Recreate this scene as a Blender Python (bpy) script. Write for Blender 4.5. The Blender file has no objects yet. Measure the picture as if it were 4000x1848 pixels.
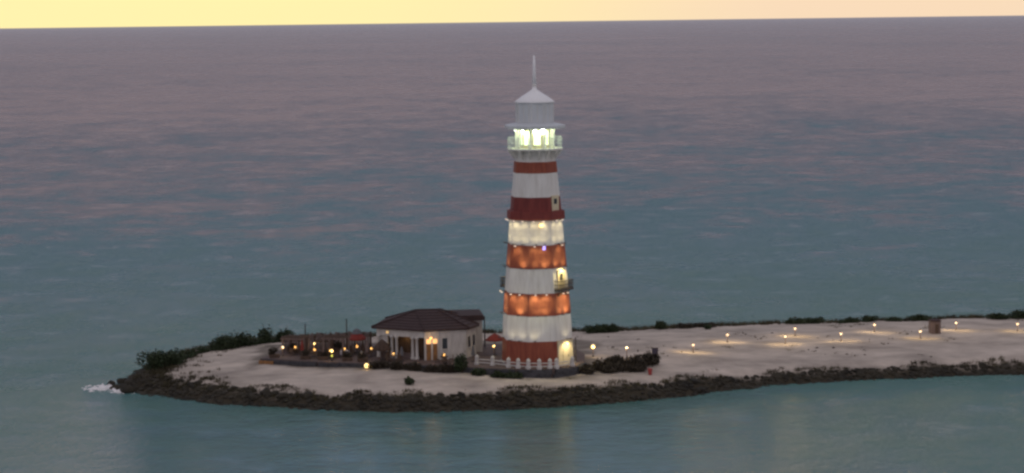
import bpy, math, random
import numpy as np
from mathutils import Vector, Matrix

random.seed(7)
RNG = np.random.default_rng(7)
rad = math.radians
scene = bpy.context.scene
C = scene.collection

# ------------------------------------------------------------------ camera
cam_data = bpy.data.cameras.new('camera')
cam = bpy.data.objects.new('camera', cam_data)
C.objects.link(cam)
cam_data.sensor_width = 36.0
cam_data.lens = 36.0 * 2140 / 1024
cam_data.clip_start = 1.0
cam_data.clip_end = 1000000.0
PITCH, ROLL = rad(5.73), rad(0.73)
fw = Vector((0, math.cos(PITCH), -math.sin(PITCH)))
r0 = Vector((1, 0, 0))
u0 = r0.cross(fw)
cr, sr = math.cos(ROLL), math.sin(ROLL)
r1 = cr * r0 - sr * u0
u1 = sr * r0 + cr * u0
cam.matrix_world = Matrix(((r1.x, u1.x, -fw.x, 0), (r1.y, u1.y, -fw.y, 0), (r1.z, u1.z, -fw.z, 44.0), (0, 0, 0, 1)))
scene.camera = cam

# ------------------------------------------------------------------ world: dusk sky, sun low on the left behind the sea
SUN_AZ, SUN_EL = rad(-13), rad(-1.5)          # azimuth measured from +Y towards +X
world = bpy.data.worlds.new('World')
scene.world = world
world.use_nodes = True
wn, wl = world.node_tree.nodes, world.node_tree.links
for n in list(wn):
    wn.remove(n)
w_out = wn.new('ShaderNodeOutputWorld')
w_bg = wn.new('ShaderNodeBackground')
w_sky = wn.new('ShaderNodeTexSky')
w_sky.sky_type = 'NISHITA'
w_sky.sun_disc = False
w_sky.sun_elevation = SUN_EL
w_sky.sun_rotation = SUN_AZ
w_sky.altitude = 10
w_sky.air_density = 1.0
w_sky.dust_density = 1.5
w_sky.ozone_density = 2.0
w_bg.inputs['Strength'].default_value = 0.10
wl.new(w_sky.outputs['Color'], w_bg.inputs['Color'])
# thin dusk haze lit by the sunken sun: yellow low over the sea near the sun, peach beside it, mauve above, blue-grey overhead
w_tc = wn.new('ShaderNodeTexCoord')
w_nrm = wn.new('ShaderNodeVectorMath'); w_nrm.operation = 'NORMALIZE'
wl.new(w_tc.outputs['Generated'], w_nrm.inputs[0])
w_sep = wn.new('ShaderNodeSeparateXYZ')
wl.new(w_nrm.outputs['Vector'], w_sep.inputs['Vector'])
w_dot = wn.new('ShaderNodeVectorMath'); w_dot.operation = 'DOT_PRODUCT'
w_dot.inputs[1].default_value = (math.sin(SUN_AZ), math.cos(SUN_AZ), 0.0)
wl.new(w_nrm.outputs['Vector'], w_dot.inputs[0])
def w_math(op, x, y=None):
    n = wn.new('ShaderNodeMath'); n.operation = op; n.use_clamp = False
    for i, k in enumerate((x, y)):
        if k is None: continue
        if isinstance(k, (int, float)): n.inputs[i].default_value = k
        else: wl.new(k, n.inputs[i])
    return n.outputs[0]
def w_range(x, a, b, c=0.0, d=1.0):
    n = wn.new('ShaderNodeMapRange'); n.interpolation_type = 'SMOOTHSTEP'
    for nm, k in (('From Min', a), ('From Max', b), ('To Min', c), ('To Max', d)): n.inputs[nm].default_value = k
    wl.new(x, n.inputs['Value'])
    return n.outputs['Result']
def w_mix(f, c1, c2):
    n = wn.new('ShaderNodeMix'); n.data_type = 'RGBA'
    if isinstance(f, float): n.inputs['Factor'].default_value = f
    else: wl.new(f, n.inputs['Factor'])
    for nm, k in ((6, c1), (7, c2)):
        if isinstance(k, tuple): n.inputs[nm].default_value = (*k, 1)
        else: wl.new(k, n.inputs[nm])
    return n.outputs[2]
w_el = w_math('SQRT', w_math('MAXIMUM', w_sep.outputs['Z'], 0.0))       # sqrt(sin elevation)
near_sun = w_range(w_dot.outputs['Value'], 0.935, 1.0)
facing = w_range(w_dot.outputs['Value'], -1.0, 1.0)
horizon = w_mix(near_sun, w_mix(facing, (0.52, 0.42, 0.45), (0.95, 0.72, 0.50)), (1.04, 0.90, 0.43))
w_noise = wn.new('ShaderNodeTexNoise')
w_map = wn.new('ShaderNodeMapping'); w_map.inputs['Scale'].default_value = (3.0, 3.0, 26.0)
wl.new(w_nrm.outputs['Vector'], w_map.inputs['Vector']); wl.new(w_map.outputs['Vector'], w_noise.inputs['Vector'])
w_noise.inputs['Scale'].default_value = 2.0; w_noise.inputs['Detail'].default_value = 5
clouds = w_range(w_noise.outputs['Fac'], 0.52, 0.70, 0.0, 0.45)
clouds = w_math('MULTIPLY', clouds, w_range(w_sep.outputs['Z'], 0.007, 0.03))
mid_sky = w_mix(facing, (0.66, 0.60, 0.62), (0.19, 0.22, 0.30))
low_sky = w_mix(facing, (0.60, 0.52, 0.54), (0.56, 0.43, 0.47))
c_ = w_mix(w_range(w_el, 0.115, 0.165), horizon, low_sky)
c_ = w_mix(w_range(w_el, 0.17, 0.33), c_, mid_sky)
c_ = w_mix(w_range(w_el, 0.45, 0.98), c_, (0.46, 0.45, 0.50))
c_ = w_mix(clouds, c_, (0.52, 0.34, 0.28))
w_bg2 = wn.new('ShaderNodeBackground')
w_bg2.inputs['Strength'].default_value = 1.0
wl.new(c_, w_bg2.inputs['Color'])
w_add = wn.new('ShaderNodeAddShader')
wl.new(w_bg.outputs['Background'], w_add.inputs[0])
wl.new(w_bg2.outputs['Background'], w_add.inputs[1])
wl.new(w_add.outputs['Shader'], w_out.inputs['Surface'])

sun_data = bpy.data.lights.new('sun', 'SUN')
sun_data.energy = 0.02
sun_data.angle = rad(60)
sun_data.color = (1.0, 0.72, 0.45)
sun = bpy.data.objects.new('sun', sun_data)
C.objects.link(sun)
sd = Vector((math.sin(SUN_AZ), math.cos(SUN_AZ), math.sin(rad(4)))).normalized()   # the lit haze band just above the sunken sun
sun.rotation_euler = (-sd).to_track_quat('-Z', 'Y').to_euler()
sun.location = (-60, 320, 60)

vs = scene.view_settings
vs.view_transform = 'Standard'
vs.look = 'None'
vs.gamma = 1.0
vs.exposure = 0.0
vs.use_curve_mapping = False
scene.cycles.use_denoising = True
scene.cycles.max_bounces = 6
scene.cycles.sample_clamp_indirect = 4.0
scene.cycles.pixel_filter_type = 'GAUSSIAN'
scene.cycles.filter_width = 3.0

# ------------------------------------------------------------------ helpers
class MB:
    """collects vertices and faces; build() links them as one mesh object"""
    def __init__(s):
        s.v, s.f = [], []
    def add(s, vs_, fs_):
        o = len(s.v)
        s.v += [tuple(p) for p in vs_]
        s.f += [tuple(i + o for i in f) for f in fs_]
        return s
    def box(s, c, d, rz=0.0, taper=1.0):
        cx, cy, cz = c
        dx, dy, dz = d[0] / 2, d[1] / 2, d[2] / 2
        ca, sa = math.cos(rz), math.sin(rz)
        vs_ = []
        for z, k in ((-dz, 1.0), (dz, taper)):
            for x, y in ((-dx, -dy), (dx, -dy), (dx, dy), (-dx, dy)):
                x, y = x * k, y * k
                vs_.append((cx + x * ca - y * sa, cy + x * sa + y * ca, cz + z))
        return s.add(vs_, [(0, 3, 2, 1), (4, 5, 6, 7), (0, 1, 5, 4), (1, 2, 6, 5), (2, 3, 7, 6), (3, 0, 4, 7)])
    def lathe(s, prof, n=16, c=(0, 0), a0=0.0, cap=True):
        """prof: list of (radius, z)"""
        vs_, fs_ = [], []
        for r, z in prof:
            for k in range(n):
                a = a0 + 2 * math.pi * k / n
                vs_.append((c[0] + r * math.sin(a), c[1] - r * math.cos(a), z))
        m = len(prof)
        for j in range(m - 1):
            for k in range(n):
                k2 = (k + 1) % n
                fs_.append((j * n + k, j * n + k2, (j + 1) * n + k2, (j + 1) * n + k))
        if cap:
            fs_.append(tuple(range(n - 1, -1, -1)))
            fs_.append(tuple((m - 1) * n + k for k in range(n)))
        return s.add(vs_, fs_)
    def tube(s, a, b, r, n=8, r2=None):
        a, b = Vector(a), Vector(b)
        r2 = r if r2 is None else r2
        d = (b - a).normalized()
        u = d.orthogonal().normalized()
        w = d.cross(u)
        vs_ = []
        for p, rr in ((a, r), (b, r2)):
            for k in range(n):
                t = 2 * math.pi * k / n
                vs_.append(p + rr * (math.cos(t) * u + math.sin(t) * w))
        fs_ = [(k, (k + 1) % n, n + (k + 1) % n, n + k) for k in range(n)]
        fs_ += [tuple(range(n - 1, -1, -1)), tuple(range(n, 2 * n))]
        return s.add(vs_, fs_)
    def prism(s, poly, z0, z1):
        n = len(poly)
        vs_ = [(x, y, z0) for x, y in poly] + [(x, y, z1) for x, y in poly]
        fs_ = [(k, (k + 1) % n, n + (k + 1) % n, n + k) for k in range(n)]
        fs_ += [tuple(range(n - 1, -1, -1)), tuple(range(n, 2 * n))]
        return s.add(vs_, fs_)
    def sphere(s, c, r, n=10, m=6, sz=1.0):
        prof = [(max(r * math.sin(math.pi * j / m), 0.001), c[2] - r * sz * math.cos(math.pi * j / m)) for j in range(m + 1)]
        return s.lathe(prof, n, (c[0], c[1]))
    def build(s, name, mat, parent=None, smooth=False):
        me = bpy.data.meshes.new(name)
        me.from_pydata(s.v, [], s.f)
        me.update()
        if smooth:
            me.polygons.foreach_set('use_smooth', [True] * len(me.polygons))
        me.materials.append(mat)
        o = bpy.data.objects.new(name, me)
        C.objects.link(o)
        if parent is not None:
            o.parent = parent
        return o

def mesh_np(name, v, f, mat, parent=None, smooth=False):
    me = bpy.data.meshes.new(name)
    me.from_pydata(v.tolist() if hasattr(v, 'tolist') else v, [], f.tolist() if hasattr(f, 'tolist') else f)
    me.update()
    if smooth:
        me.polygons.foreach_set('use_smooth', [True] * len(me.polygons))
    me.materials.append(mat)
    o = bpy.data.objects.new(name, me)
    C.objects.link(o)
    if parent is not None:
        o.parent = parent
    return o

def tag(o, label=None, cat=None, group=None, kind=None):
    if label: o['label'] = label
    if cat: o['category'] = cat
    if group: o['group'] = group
    if kind: o['kind'] = kind
    return o

def empty(name, loc, rz=0.0):
    o = bpy.data.objects.new(name, None)
    o.empty_display_size = 0.3
    o.location = loc
    o.rotation_euler = (0, 0, rz)
    C.objects.link(o)
    return o

def copy_tree(o, parent=None):
    c = o.copy()
    C.objects.link(c)
    c.parent = parent
    for ch in list(o.children):
        copy_tree(ch, c)
    return c

def light(name, kind, loc, energy, color, parent, radius=0.08, spot=None, target=None):
    d = bpy.data.lights.new(name, kind)
    d.energy = energy
    d.color = color
    d.shadow_soft_size = radius
    if kind == 'SPOT':
        d.spot_size = spot
        d.spot_blend = 0.7
    o = bpy.data.objects.new(name, d)
    C.objects.link(o)
    o.location = loc
    if target is not None:
        o.rotation_euler = (Vector(target) - Vector(loc)).to_track_quat('-Z', 'Y').to_euler()
    o.parent = parent
    return o

# ------------------------------------------------------------------ materials
def mat(name, col, rough=0.7, var=0.15, scale=2.0, stretch=(1, 1, 1), bump=0.0, bscale=12.0, col2=None, spec=0.3, metal=0.0):
    m = bpy.data.materials.new(name)
    m.use_nodes = True
    nt = m.node_tree
    N, L = nt.nodes, nt.links
    b = N['Principled BSDF']
    b.inputs['Roughness'].default_value = rough
    b.inputs['Specular IOR Level'].default_value = spec
    b.inputs['Metallic'].default_value = metal
    geo = N.new('ShaderNodeNewGeometry')
    mp = N.new('ShaderNodeMapping')
    mp.inputs['Scale'].default_value = stretch
    L.new(geo.outputs['Position'], mp.inputs['Vector'])
    nz = N.new('ShaderNodeTexNoise')
    nz.inputs['Scale'].default_value = scale
    nz.inputs['Detail'].default_value = 6
    nz.inputs['Roughness'].default_value = 0.62
    L.new(mp.outputs['Vector'], nz.inputs['Vector'])
    rp = N.new('ShaderNodeValToRGB')
    rp.color_ramp.elements[0].position = 0.3
    rp.color_ramp.elements[1].position = 0.7
    c2 = col2 if col2 is not None else tuple(min(1, c * (1 + var)) for c in col)
    c1 = col if col2 is not None else tuple(c * (1 - var) for c in col)
    rp.color_ramp.elements[0].color = (*c1, 1)
    rp.color_ramp.elements[1].color = (*c2, 1)
    L.new(nz.outputs['Fac'], rp.inputs['Fac'])
    L.new(rp.outputs['Color'], b.inputs['Base Color'])
    if bump > 0:
        n2 = N.new('ShaderNodeTexNoise')
        n2.inputs['Scale'].default_value = bscale
        n2.inputs['Detail'].default_value = 5
        L.new(mp.outputs['Vector'], n2.inputs['Vector'])
        bp = N.new('ShaderNodeBump')
        bp.inputs['Strength'].default_value = 0.8
        bp.inputs['Distance'].default_value = bump
        L.new(n2.outputs['Fac'], bp.inputs['Height'])
        L.new(bp.outputs['Normal'], b.inputs['Normal'])
    return m

def emis(name, col, strength):
    m = bpy.data.materials.new(name)
    m.use_nodes = True
    b = m.node_tree.nodes['Principled BSDF']
    b.inputs['Base Color'].default_value = (*col, 1)
    b.inputs['Emission Color'].default_value = (*col, 1)
    b.inputs['Emission Strength'].default_value = strength
    return m

M = {}
M['white'] = mat('white_paint', (0.58, 0.56, 0.53), 0.65, 0.10, 1.1, (2.0, 2.0, 0.30), 0.006, 9, col2=(0.76, 0.75, 0.73))
M['render_wall'] = mat('greyed_render', (0.40, 0.375, 0.36), 0.8, 0.1, 1.1, (1.6, 1.6, 0.5), 0.006, 9, col2=(0.58, 0.555, 0.54))
M['red'] = mat('red_paint', (0.19, 0.042, 0.030), 0.65, 0.25, 1.3, (2.2, 2.2, 0.35), 0.006, 9, col2=(0.32, 0.092, 0.050))
M['maroon'] = mat('maroon_paint', (0.13, 0.024, 0.024), 0.65, 0.25, 1.3, (2.2, 2.2, 0.35), 0.006, 9, col2=(0.23, 0.048, 0.040))
M['mast_white'] = mat('mast_white_paint', (0.80, 0.80, 0.82), 0.5, 0.04, 2.0)
M['cream'] = mat('cream_paint', (0.62, 0.54, 0.38), 0.6, 0.12, 1.5, (1.6, 1.6, 0.3), 0.005, 9)
M['lantern_grey'] = mat('lantern_grey_metal', (0.56, 0.59, 0.62), 0.42, 0.08, 1.2, (1, 1, 0.4), 0.0)
M['sash_glass'] = mat('dark_glass', (0.03, 0.035, 0.045), 0.08, 0.2, 2.0, spec=0.6)
M['dark_metal'] = mat('dark_metal', (0.06, 0.05, 0.05), 0.5, 0.2, 3.0)
M['wood_dark'] = mat('dark_wood', (0.085, 0.055, 0.040), 0.7, 0.35, 3.0, (1, 1, 0.4), 0.006, 14)
M['wood_warm'] = mat('warm_wood', (0.26, 0.13, 0.05), 0.65, 0.3, 3.0, (1, 1, 0.4), 0.006, 14)
M['shingle'] = mat('roof_shingle', (0.050, 0.030, 0.030), 0.8, 0.35, 2.5, (1, 1, 2.0), 0.01, 8)
M['thatch'] = mat('thatch', (0.065, 0.042, 0.032), 0.9, 0.4, 4.0, (1, 1, 0.3), 0.02, 20)
M['red_cloth'] = mat('red_cloth', (0.20, 0.035, 0.028), 0.85, 0.2, 3.0)
M['grey_cloth'] = mat('grey_cloth', (0.12, 0.12, 0.13), 0.85, 0.2, 3.0)
M['white_cloth'] = mat('white_cloth', (0.62, 0.60, 0.66), 0.85, 0.1, 3.0)
M['terrace'] = mat('terrace_paving', (0.11, 0.08, 0.075), 0.8, 0.3, 1.2, (1, 1, 1), 0.006, 10)
M['stone_wall'] = mat('dark_stone', (0.055, 0.055, 0.062), 0.85, 0.45, 2.2, (1, 1, 1.6), 0.03, 5)
M['stone_plinth'] = mat('grey_stone', (0.22, 0.21, 0.22), 0.8, 0.25, 1.8, (1, 1, 1), 0.01, 8)
M['rock'] = mat('revetment_rock', (0.010, 0.009, 0.007), 0.8, 0.4, 0.5, (1, 1, 1), 0.05, 4, col2=(0.050, 0.042, 0.028))
M['leaf'] = mat('leaf', (0.018, 0.032, 0.014), 0.6, 0.4, 1.6, col2=(0.045, 0.062, 0.026))
M['leaf_brown'] = mat('brown_leaf', (0.028, 0.024, 0.016), 0.7, 0.4, 1.6, col2=(0.065, 0.050, 0.034))
M['twig'] = mat('twig', (0.06, 0.045, 0.03), 0.8, 0.3, 4.0)
M['scrub'] = mat('dry_scrub', (0.035, 0.030, 0.018), 0.8, 0.4, 0.35, col2=(0.10, 0.085, 0.040))
M['foam'] = mat('sea_foam', (0.80, 0.78, 0.79), 0.8, 0.1, 2.0, (1, 1, 1), 0.05, 5)
M['red_plastic'] = mat('red_plastic', (0.32, 0.05, 0.045), 0.5, 0.15, 3.0)
M['board_purple'] = mat('dark_board', (0.075, 0.06, 0.085), 0.6, 0.2, 3.0)
M['hut_wood'] = mat('weathered_wood', (0.17, 0.125, 0.115), 0.8, 0.3, 2.0, (3, 3, 0.3), 0.006, 10)
M['globe'] = emis('lamp_globe', (1.0, 0.72, 0.30), 2.0)
M['globe_pale'] = emis('pale_lamp_globe', (1.0, 0.80, 0.62), 0.6)
M['glow'] = emis('lantern_glow', (0.84, 1.0, 0.62), 1.9)
M['flood'] = emis('floodlight_face', (0.92, 1.0, 0.92), 14.0)
M['warm_pane'] = emis('lit_pane', (1.0, 0.62, 0.22), 0.65)
M['porch_pane'] = emis('lit_porch_lamp', (1.0, 0.58, 0.22), 0.9)
M['green_glow'] = emis('green_lamp', (0.75, 0.80, 0.12), 0.6)
M['violet'] = emis('violet_dot', (0.32, 0.25, 0.95), 1.2)

# sand: pinkish, patchy, finely rippled
def sand_mat():
    m = mat('sand', (0.29, 0.250, 0.218), 0.92, 0.2, 0.30, (0.6, 1, 1), 0.10, 1.3, col2=(0.60, 0.515, 0.445), spec=0.1)
    N, L = m.node_tree.nodes, m.node_tree.links
    b = N['Principled BSDF']
    src = b.inputs['Base Color'].links[0].from_socket
    at = N.new('ShaderNodeAttribute'); at.attribute_name = 'gravel'      # wet dark gravel bed under the rocks
    mx = N.new('ShaderNodeMix'); mx.data_type = 'RGBA'
    L.new(at.outputs['Fac'], mx.inputs['Factor'])
    L.new(src, mx.inputs[6])
    mx.inputs[7].default_value = (0.05, 0.042, 0.03, 1)
    L.new(mx.outputs[2], b.inputs['Base Color'])
    return m
M['sand'] = sand_mat()

def sea_mat():
    m = bpy.data.materials.new('sea_water')
    m.use_nodes = True
    N, L = m.node_tree.nodes, m.node_tree.links
    b = N['Principled BSDF']
    geo = N.new('ShaderNodeNewGeometry')
    def noise(scale, stretch, detail=4, rough=0.55, rz=0.0):
        mp = N.new('ShaderNodeMapping')
        mp.inputs['Scale'].default_value = stretch
        mp.inputs['Rotation'].default_value = (0, 0, rz)
        L.new(geo.outputs['Position'], mp.inputs['Vector'])
        nz = N.new('ShaderNodeTexNoise')
        nz.inputs['Scale'].default_value = scale
        nz.inputs['Detail'].default_value = detail
        nz.inputs['Roughness'].default_value = rough
        L.new(mp.outputs['Vector'], nz.inputs['Vector'])
        return nz.outputs['Fac']
    def maprange(x, a, b_, c, d):
        n = N.new('ShaderNodeMapRange')
        n.inputs['From Min'].default_value = a
        n.inputs['From Max'].default_value = b_
        n.inputs['To Min'].default_value = c
        n.inputs['To Max'].default_value = d
        L.new(x, n.inputs['Value'])
        return n.outputs['Result']
    def math_(op, x, y):
        n = N.new('ShaderNodeMath')
        n.operation = op
        for i, k in enumerate((x, y)):
            if isinstance(k, (int, float)):
                n.inputs[i].default_value = k
            else:
                L.new(k, n.inputs[i])
        return n.outputs[0]
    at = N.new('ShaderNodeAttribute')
    at.attribute_name = 'shallow_sheen'
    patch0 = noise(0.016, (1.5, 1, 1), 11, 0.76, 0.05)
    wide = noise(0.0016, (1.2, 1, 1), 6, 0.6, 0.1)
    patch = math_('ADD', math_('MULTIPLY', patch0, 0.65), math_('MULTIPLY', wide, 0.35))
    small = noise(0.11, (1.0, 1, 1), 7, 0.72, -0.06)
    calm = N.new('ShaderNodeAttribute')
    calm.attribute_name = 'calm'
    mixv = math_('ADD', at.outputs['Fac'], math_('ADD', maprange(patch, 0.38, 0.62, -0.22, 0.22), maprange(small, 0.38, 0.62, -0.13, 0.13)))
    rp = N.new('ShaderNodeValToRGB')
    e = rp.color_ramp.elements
    e[0].position, e[0].color = 0.0, (0.345, 0.262, 0.255, 1)  # mauve far end: reflected dusk sky painted into the water colour
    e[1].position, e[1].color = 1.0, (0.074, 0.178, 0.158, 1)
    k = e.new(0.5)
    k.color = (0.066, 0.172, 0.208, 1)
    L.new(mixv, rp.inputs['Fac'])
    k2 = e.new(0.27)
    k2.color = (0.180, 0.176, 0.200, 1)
    rough = math_('MULTIPLY', maprange(patch, 0.40, 0.60, 0.22, 0.38), maprange(calm.outputs['Fac'], 0.0, 1.0, 1.0, 0.32))
    big = noise(0.06, (0.7, 1, 1), 3, 0.5, 0.12)
    mid = noise(0.28, (0.7, 1, 1), 5, 0.6, -0.10)
    fine = noise(1.5, (0.7, 1, 1), 4, 0.6, 0.2)
    h = math_('ADD', math_('MULTIPLY', big, 0.25), math_('ADD', math_('MULTIPLY', mid, 0.70), math_('MULTIPLY', fine, 0.45)))
    amp = math_('MULTIPLY', math_('MULTIPLY', maprange(patch, 0.40, 0.60, 0.8, 1.2), maprange(small, 0.40, 0.60, 0.7, 1.3)), maprange(calm.outputs['Fac'], 0.0, 1.0, 1.0, 0.12))
    bp = N.new('ShaderNodeBump')
    bp.inputs['Strength'].default_value = 1.0
    bp.inputs['Distance'].default_value = 1.0
    L.new(math_('MULTIPLY', h, amp), bp.inputs['Height'])
    # diffuse water body with painted sky mauve under a glossy surface; wave masking keeps the grazing reflectance of a rough sea well below 1
    N.remove(b)
    df = N.new('ShaderNodeBsdfDiffuse')
    gl = N.new('ShaderNodeBsdfGlossy')
    fr = N.new('ShaderNodeFresnel')
    fr.inputs['IOR'].default_value = 1.33
    mx = N.new('ShaderNodeMixShader')
    L.new(rp.outputs['Color'], df.inputs['Color'])
    gl.inputs['Color'].default_value = (1, 1, 1, 1)
    L.new(rough, gl.inputs['Roughness'])
    for n in (gl, fr):
        L.new(bp.outputs['Normal'], n.inputs['Normal'])
    L.new(math_('MULTIPLY', fr.outputs['Fac'], maprange(calm.outputs['Fac'], 0.0, 1.0, 0.66, 0.92)), mx.inputs['Fac'])
    L.new(df.outputs['BSDF'], mx.inputs[1])
    L.new(gl.outputs['BSDF'], mx.inputs[2])
    L.new(mx.outputs['Shader'], N['Material Output'].inputs['Surface'])
    return m
M['sea'] = sea_mat()

# ------------------------------------------------------------------ island outline (waterline, metres)
SHORE = [(-48.6, 259.6), (-47.2, 257.2), (-45.4, 255.2), (-39.7, 250.6), (-29.6, 244.8), (-20.0, 241.6), (-13.3, 240.4), (-6, 240.5), (0.3, 241.4),
         (9.5, 243.6), (18.9, 247.6), (24.0, 251.6), (34.1, 256.5), (49.2, 259.2), (63.0, 260.6), (90, 262.5), (150, 266), (150, 318), (110, 312), (90, 306.5),
         (71, 303), (55, 301), (39, 299.5), (22, 296.5), (10, 294.5), (-8, 293.5), (-22, 292.5), (-34, 290.5), (-41, 286.5), (-45.2, 280.5), (-46.6, 275.5), (-48.2, 268)]
def smooth_closed(pts, it=2):
    for _ in range(it):
        q = []
        for i in range(len(pts)):
            a, b = pts[i], pts[(i + 1) % len(pts)]
            q += [(0.75 * a[0] + 0.25 * b[0], 0.75 * a[1] + 0.25 * b[1]), (0.25 * a[0] + 0.75 * b[0], 0.25 * a[1] + 0.75 * b[1])]
        pts = q
    return pts
SH = np.array(smooth_closed(SHORE))
def shore_dist(P):
    """signed distance to the waterline, positive on land"""
    P = np.asarray(P, float)
    A, B = SH, np.roll(SH, -1, 0)
    dmin = np.full(len(P), 1e18)
    inside = np.zeros(len(P), bool)
    for a, b in zip(A, B):
        ab = b - a
        t = np.clip(((P - a) @ ab) / (ab @ ab), 0, 1)
        d = P - (a + t[:, None] * ab)
        dmin = np.minimum(dmin, (d * d).sum(1))
        cond = ((a[1] > P[:, 1]) != (b[1] > P[:, 1]))
        xs = (b[0] - a[0]) * (P[:, 1] - a[1]) / (b[1] - a[1] + 1e-12) + a[0]
        inside ^= cond & (P[:, 0] < xs)
    d = np.sqrt(dmin)
    return np.where(inside, d, -d)
def vnoise(x, y, s, seed):
    """smooth value noise"""
    r = np.random.default_rng(seed).random((256, 256))
    x, y = x / s + 1000, y / s + 1000
    xi, yi = np.floor(x).astype(int), np.floor(y).astype(int)
    fx, fy = x - xi, y - yi
    fx, fy = fx * fx * (3 - 2 * fx), fy * fy * (3 - 2 * fy)
    g = lambda i, j: r[i % 256, j % 256]
    return (g(xi, yi) * (1 - fx) * (1 - fy) + g(xi + 1, yi) * fx * (1 - fy) + g(xi, yi + 1) * (1 - fx) * fy + g(xi + 1, yi + 1) * fx * fy) - 0.5
def ground_z(P):
    P = np.asarray(P, float)
    d = shore_dist(P) + 1.2 * vnoise(P[:, 0], P[:, 1], 3.5, 1)
    z = np.interp(d, [-30, -6, 0, 1.6, 3.6, 7, 12, 20], [-4, -1.4, 0, 0.85, 1.65, 2.0, 2.35, 2.6])
    land = np.clip((d - 2) / 4, 0, 1)
    return z + land * (0.30 * vnoise(P[:, 0], P[:, 1], 5.0, 2) + 0.14 * vnoise(P[:, 0], P[:, 1], 1.6, 3))
def gz(x, y):
    return float(ground_z([(x, y)])[0])

# ground sheet
def build_ground():
    xs = np.concatenate([np.arange(-56, 80, 0.55), np.arange(80, 146, 1.5)])
    ys = np.arange(232, 316, 0.55)
    X, Y = np.meshgrid(xs, ys)
    P = np.stack([X.ravel(), Y.ravel()], 1)
    Z = ground_z(P)
    v = np.column_stack([P, Z])
    nx, ny = len(xs), len(ys)
    i = np.arange(nx * ny).reshape(ny, nx)
    f = np.stack([i[:-1, :-1], i[:-1, 1:], i[1:, 1:], i[1:, :-1]], -1).reshape(-1, 4)
    keep = Z[f].max(1) > -1.5
    o = mesh_np('sand_ground', v, f[keep], M['sand'], smooth=True)
    d = shore_dist(P) + 1.1 * vnoise(P[:, 0], P[:, 1], 4.0, 51) + 0.6 * vnoise(P[:, 0], P[:, 1], 1.2, 52)
    tip = np.interp(P[:, 0], [-44.5, -41], [4.0, 0.0])
    g = np.clip((np.interp(P[:, 0], [10, 30], [3.3, 2.5]) + tip - d) / 1.2, 0, 1)
    tx = np.maximum(np.maximum(-31.5 - P[:, 0], P[:, 0] - 9), 0)
    front = np.interp(P[:, 0], [-31, -24, -17, -8, 0, 8], [261.5, 258.6, 256.6, 254.3, 251.2, 252.4])
    ty = np.maximum(np.maximum(front - P[:, 1], P[:, 1] - 276), 0)
    dt = np.hypot(tx, ty) + 2.5 * vnoise(P[:, 0], P[:, 1], 1.8, 53) + 1.2 * vnoise(P[:, 0], P[:, 1], 0.9, 54)
    g = np.maximum(g, 0.6 * np.clip((2.0 - dt) / 1.6, 0, 1))
    a = o.data.attributes.new('gravel', 'FLOAT', 'POINT')
    a.data.foreach_set('value', g.astype(np.float32))
    tag(o, kind='structure')
build_ground()

# sea: one sheet to the horizon
def build_sea():
    t = np.linspace(-1, 1, 121)
    far = lambda t: 60 * t + 420000 * np.sign(t) * np.abs(t) ** 9
    xs = np.unique(np.concatenate([far(t), np.arange(-90, 150, 3.0)]))
    ys = np.unique(np.concatenate([260 + far(t), np.arange(140, 330, 3.0)]))
    X, Y = np.meshgrid(xs, ys)
    P = np.stack([X.ravel(), Y.ravel()], 1)
    v = np.column_stack([P, np.zeros(len(P))])
    nx, ny = len(xs), len(ys)
    i = np.arange(nx * ny).reshape(ny, nx)
    f = np.stack([i[:-1, :-1], i[:-1, 1:], i[1:, 1:], i[1:, :-1]], -1).reshape(-1, 4)
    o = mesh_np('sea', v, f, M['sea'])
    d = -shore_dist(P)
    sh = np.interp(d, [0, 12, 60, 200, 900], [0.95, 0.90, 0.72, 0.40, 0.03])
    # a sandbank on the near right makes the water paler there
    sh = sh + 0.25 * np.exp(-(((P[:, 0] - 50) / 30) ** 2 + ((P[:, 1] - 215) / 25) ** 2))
    a = o.data.attributes.new('shallow_sheen', 'FLOAT', 'POINT')
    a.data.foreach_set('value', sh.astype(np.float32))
    # the lee of the spit, between it and the viewer, is calm
    cm = np.interp(P[:, 1], [150, 190, 250, 270], [0.6, 1, 1, 0]) * np.interp(P[:, 0], [-75, -15, 14, 40], [0, 1, 1, 0.3])
    a = o.data.attributes.new('calm', 'FLOAT', 'POINT')
    a.data.foreach_set('value', cm.astype(np.float32))
    tag(o, kind='structure')
build_sea()

# ------------------------------------------------------------------ lighthouse
LX, LY = 2.9, 257.0
OCT = rad(31)                                   # a corner of the octagon, measured from the -Y side towards +X
FAC = [rad(31 + 22.5 + 45 * k) for k in range(8)]   # facet directions
RZ = [(2.9, 4.40), (4.4, 4.36), (7.5, 4.29), (10.3, 4.08), (13.1, 3.86), (16.0, 3.62), (19.0, 3.38), (21.4, 3.14), (24.5, 2.86), (27.3, 2.58)]
def RAD(z):
    return float(np.interp(z, [a for a, b in RZ], [b for a, b in RZ]))
AP = math.cos(math.pi / 8)
lh = empty('lighthouse', (LX, LY, 2.9))
tag(lh, 'tall red and white striped octagonal lighthouse with grey lantern and mast', 'lighthouse')
def lpt(phi, r, z, t=0.0):
    """point in lighthouse space: outward r along facet direction phi, t along the facet, z absolute"""
    return (r * math.sin(phi) + t * math.cos(phi), -r * math.cos(phi) + t * math.sin(phi), z - 2.9)
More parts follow.
